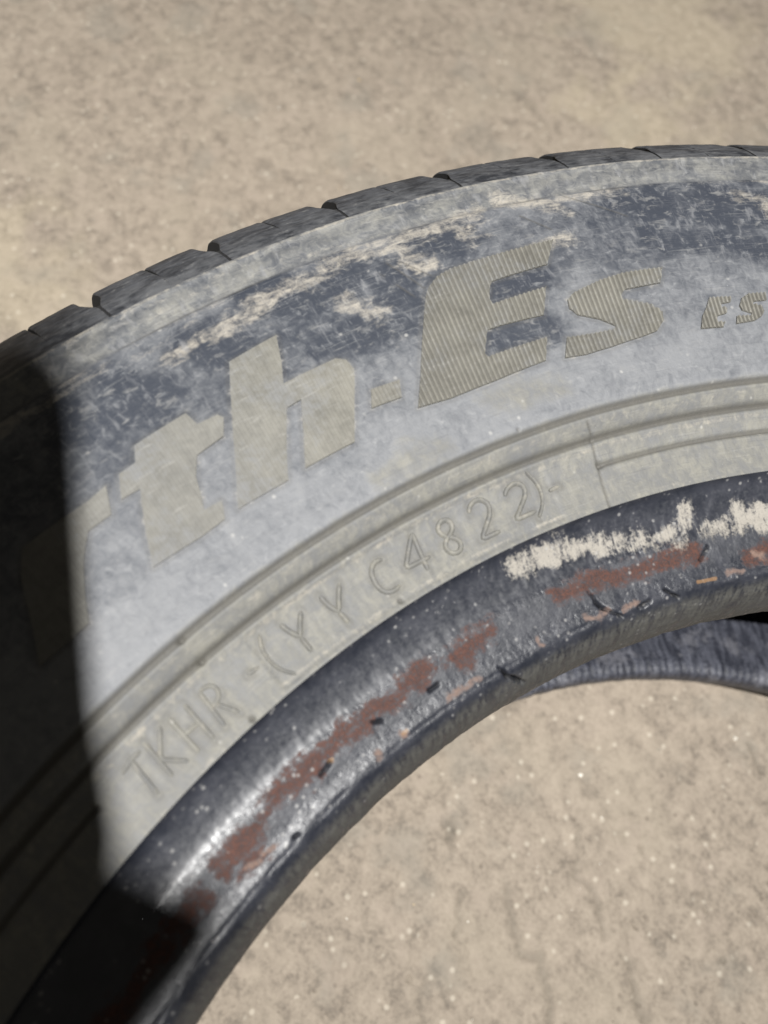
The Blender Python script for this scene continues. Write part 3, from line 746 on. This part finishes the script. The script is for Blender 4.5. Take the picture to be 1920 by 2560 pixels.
# ------------------------------------------------------------------ raised lettering
def letter(name, poly, pitch, slant, base_h, rib_h, label=None):
    """outline in (phi deg, R mm): an exact slab decomposition across the ribs, so the ribs are real ridges"""
    P = np.array([(-math.radians(a) * 262.0, r) for a, r in poly])
    yc = 262.0
    U = np.stack([P[:, 0] - slant * (P[:, 1] - yc), P[:, 1]], 1)       # ribs run along +y of this frame
    n_ = len(U)
    xs = set(np.round(U[:, 0], 5))
    x0, x1 = U[:, 0].min(), U[:, 0].max()
    rib = []
    for k in range(int((x1 - x0) / pitch) + 2):
        for f_ in (0.0, 0.22, 0.52, 0.74): rib.append(x0 + (k + f_) * pitch)
    xs = sorted(xs | set(x for x in rib if x0 < x < x1))
    def hgt(x):
        t = ((x - x0) / pitch) % 1.0
        return base_h + rib_h * float(np.interp(t, [0, 0.22, 0.52, 0.74, 1.0], [0, 1, 1, 0, 0]))
    V = []; F = []; A = []
    def vert(x, y, h):
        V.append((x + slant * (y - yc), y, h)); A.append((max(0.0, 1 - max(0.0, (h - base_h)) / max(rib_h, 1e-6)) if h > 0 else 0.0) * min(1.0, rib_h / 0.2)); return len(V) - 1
    for xa, xb_ in zip(xs[:-1], xs[1:]):
        if xb_ - xa < 1e-4: continue
        xm = 0.5 * (xa + xb_); cr = []
        for q in range(n_):
            a, b = U[q], U[(q + 1) % n_]
            if (a[0] - xm) * (b[0] - xm) < 0:
                f_ = lambda x: a[1] + (b[1] - a[1]) * (x - a[0]) / (b[0] - a[0])
                cr.append((f_(xm), f_(xa), f_(xb_)))
        cr.sort()
        ha, hb_ = hgt(xa + 1e-6), hgt(xb_ - 1e-6)
        for lo2, hi2 in zip(cr[0::2], cr[1::2]):
            m_ = max(1, int((hi2[0] - lo2[0]) / 1.2))
            ia = []; ib = []
            for s in np.linspace(0, 1, m_ + 1):
                ya = lo2[1] + (hi2[1] - lo2[1]) * s; yb = lo2[2] + (hi2[2] - lo2[2]) * s
                wob = 0.06 * (float(vnoise(xa * 1.3, ya * 0.9, 5)) - 0.5)
                ia.append(vert(xa, ya, ha + wob)); ib.append(vert(xb_, yb, hb_ + wob))
            for s in range(m_): F.append((ia[s], ib[s], ib[s + 1], ia[s + 1]))
            for (y_a, y_b, va, vb) in ((lo2[1], lo2[2], ia[0], ib[0]), (hi2[1], hi2[2], ia[-1], ib[-1])):
                F.append((va, vb, vert(xb_, y_b, -0.4), vert(xa, y_a, -0.4)))
    # upright ends of the outline that lie along a rib
    for q in range(n_):
        a, b = U[q], U[(q + 1) % n_]
        if abs(a[0] - b[0]) < 0.6 or True:
            pass
    V = np.array(V)
    phi = -np.degrees(V[:, 0] / 262.0)
    z = zside(V[:, 1]) + V[:, 2] + ZO
    me = mesh_np(name, polar(phi, V[:, 1], z), F, False)
    add_attr(me, 'pos', V, True)
    A = np.array(A); add_attr(me, 'paint', np.stack([A, A, A, A], 1))
    o = link(name, me, M_LET, tyre)
    if label: o['label'] = label
    return o

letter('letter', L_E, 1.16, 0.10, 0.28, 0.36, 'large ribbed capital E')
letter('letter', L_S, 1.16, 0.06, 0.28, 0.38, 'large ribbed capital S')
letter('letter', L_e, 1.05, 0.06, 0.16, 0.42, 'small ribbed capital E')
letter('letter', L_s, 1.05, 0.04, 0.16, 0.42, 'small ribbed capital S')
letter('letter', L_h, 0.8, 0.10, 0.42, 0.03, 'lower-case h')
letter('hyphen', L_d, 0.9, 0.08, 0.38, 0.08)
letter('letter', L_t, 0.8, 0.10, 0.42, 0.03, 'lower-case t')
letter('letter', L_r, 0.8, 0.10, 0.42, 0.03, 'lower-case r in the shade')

def stroke_char(name, strokes, wd=0.42, ht=0.34, label=None):
    """small moulded character: rounded ridges along its strokes"""
    V = []; F = []
    prof = [(-1.0, -0.25), (-0.62, 0.75), (0.0, 1.0), (0.62, 0.75), (1.0, -0.25)]
    for st in strokes:
        P = np.array([(-math.radians(a) * 224.0, r) for a, r in st], float)
        Q = [P[0]]
        for a, b in zip(P[:-1], P[1:]):
            k = max(1, int(np.hypot(*(b - a)) / 0.7))
            for s in range(1, k + 1): Q.append(a + (b - a) * s / k)
        Q = np.array(Q)
        if len(Q) > 4:                                   # round the corners of curved strokes
            for _ in range(2):
                Q[1:-1] = 0.25 * Q[:-2] + 0.5 * Q[1:-1] + 0.25 * Q[2:]
        T = np.gradient(Q, axis=0); T /= np.linalg.norm(T, axis=1)[:, None] + 1e-9
        N = np.stack([-T[:, 1], T[:, 0]], 1)
        base = len(V)
        for k in range(len(Q)):
            endf = 0.5 if k in (0, len(Q) - 1) else 1.0
            for (u, h_) in prof:
                q = Q[k] + N[k] * u * wd * endf
                V.append((q[0], q[1], h_ * ht * (0.6 if endf < 1 else 1) + 0.02))
        for k in range(len(Q) - 1):
            for u in range(4):
                F.append((base + k * 5 + u, base + k * 5 + u + 1, base + (k + 1) * 5 + u + 1, base + (k + 1) * 5 + u))
    V = np.array(V)
    phi = -np.degrees(V[:, 0] / 224.0)
    z = zside(V[:, 1]) + V[:, 2] + ZO - 0.10
    me = mesh_np(name, polar(phi, V[:, 1], z), F)
    add_attr(me, 'pos', np.stack([V[:, 0] * 262 / 224, V[:, 1], V[:, 2]], 1), True)
    p = np.zeros((len(V), 4)); p[:, 2] = 0.95; p[:, 0] = 0.40  # strokes painted lighter, as if the raised tops caught the light
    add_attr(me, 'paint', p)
    o = link(name, me, M_SIDE, tyre)
    if label: o['label'] = label
    return o

for ch, st in CODE.items():
    nm = {'(': 'bracket', ')': 'bracket', '-': 'hyphen'}.get(ch.strip(), 'digit' if ch.strip().isdigit() else 'letter')
    stroke_char(nm, st, 0.56 if ch.strip() not in '()' else 0.42, 0.62)

# ------------------------------------------------------------------ unseen hooded work lamp behind the camera, with an added shadow flap
SHADE = [((-354.7, -49.8, 183), (-317.9, 2.3, 183), 0.34), ((-349.7, -52.0, 183), (-310.4, 3.0, 183), 0.38), ((-345.1, -54.1, 183), (-304.9, 1.9, 183), 0.45), ((-339.8, -56.4, 183), (-299.2, -0.5, 183), 0.58), ((-332.9, -59.5, 183), (-292.3, -4.2, 183), 0.75), ((-323.0, -64.0, 183), (-282.6, -9.9, 183), 0.9), ((-307.4, -71.0, 183), (-267.4, -18.9, 183), 1), ((-279.4, -83.6, 183), (-239.8, -34.4, 183), 1), ((-260.7, -92.0, 183), (-221.4, -44.5, 183), 1), ((-254.9, -94.6, 183), (-215.2, -47.1, 183), 0.95), ((-256.1, -100.6, 172), (-212.1, -48.1, 172), 0.8), ((-254.3, -101.4, 172), (-205.9, -43.8, 172), 0.66), ((-252.8, -102.1, 172), (-200.9, -40.5, 172), 0.6), ((-250.8, -103.0, 172), (-196.5, -38.8, 172), 0.6), ((-245.6, -105.3, 172), (-190.2, -40.4, 172), 0.6), ((-239.4, -108.1, 172), (-187.8, -48.1, 172), 0.6), ((-232.9, -111.0, 172), (-186.3, -57.3, 172), 0.6), ((-215.7, -118.7, 172), (-179.8, -78.4, 172), 0.6)]
M_PNT = mat_plain('lamp_paint', (0.05, 0.05, 0.055), 0.45)
M_STL = mat_plain('lamp_steel', (0.45, 0.45, 0.46), 0.35, 0.9)
lampo = bpy.data.objects.new('work_lamp', None); COL.objects.link(lampo)
lampo['label'] = 'unseen black hooded work lamp on a stand, with a flap added to shade the tyre'
lampo['category'] = 'lamp'
lampo.location = (0.62, -0.62, 0)

def prim(name, V, F, mat, smooth=False):
    me = bpy.data.meshes.new(name)
    me.from_pydata([tuple(Vector(v) - lampo.location) for v in V], [], F); me.update()
    for p in me.polygons: p.use_smooth = smooth
    return link(name, me, mat, lampo)

def tube(name, a, b, r0, r1, mat, seg=20, caps=True):
    a = Vector(a); b = Vector(b); d = (b - a).normalized()
    u = d.orthogonal().normalized(); v = d.cross(u)
    V = [a + (u * math.cos(t) + v * math.sin(t)) * r0 for t in [2 * math.pi * k / seg for k in range(seg)]]
    V += [b + (u * math.cos(t) + v * math.sin(t)) * r1 for t in [2 * math.pi * k / seg for k in range(seg)]]
    F = [(k, (k + 1) % seg, seg + (k + 1) % seg, seg + k) for k in range(seg)]
    if caps: F += [tuple(range(seg))[::-1], tuple(range(seg, 2 * seg))]
    return prim(name, V, F, mat, False)

LD = (AIM - LAMP).normalized()
tube('base', (0.62, -0.62, 0.0), (0.62, -0.62, 0.022), 0.16, 0.15, M_PNT, 32)
tube('pole', (0.62, -0.62, 0.02), (0.62, -0.62, 0.93), 0.011, 0.011, M_STL)
tube('arm', (0.62, -0.62, 0.92), LAMP - LD * 0.06 + Vector((0, 0, 0.02)), 0.009, 0.008, M_STL)
tube('hood', LAMP - LD * 0.075, LAMP - LD * 0.004, 0.022, 0.030, M_PNT, 28)
U_ = LD.orthogonal().normalized()
pl0 = LAMP + LD * 0.42
front = []
NC = 8
for (pa_, pb_, k_) in SHADE:                                   # added flap, shaped to cast the left-hand shadow, top bent toward the lamp
    for c_ in range(NC):
        p = (Vector(pa_) * (1 - c_ / (NC - 1)) + Vector(pb_) * (c_ / (NC - 1))) * MM
        d = p - LAMP
        front.append(LAMP + d * ((pl0 - LAMP).length * k_ / d.dot(LD)))
nR = len(SHADE); nS = len(front)
Vd = front + [p - LD * 0.0012 for p in front]
Fd = []
for q in range(nR - 1):
    for c_ in range(NC - 1):
        i0 = q * NC + c_
        Fd.append((i0, i0 + 1, i0 + NC + 1, i0 + NC)); Fd.append((nS + i0, nS + i0 + NC, nS + i0 + NC + 1, nS + i0 + 1))
rim = [c_ for c_ in range(NC)] + [q * NC + NC - 1 for q in range(1, nR)] + [(nR - 1) * NC + c_ for c_ in range(NC - 2, -1, -1)] + [q * NC for q in range(nR - 2, 0, -1)]
for q in range(len(rim)):
    i0, i1 = rim[q], rim[(q + 1) % len(rim)]
    Fd.append((i0, nS + i0, nS + i1, i1))
prim('shadow_flap', Vd, Fd, M_PNT)
tube('shadow_flap_rod', LAMP - LD * 0.03 + (front[0] - pl0).normalized() * 0.028, front[0], 0.002, 0.002, M_STL, 10)
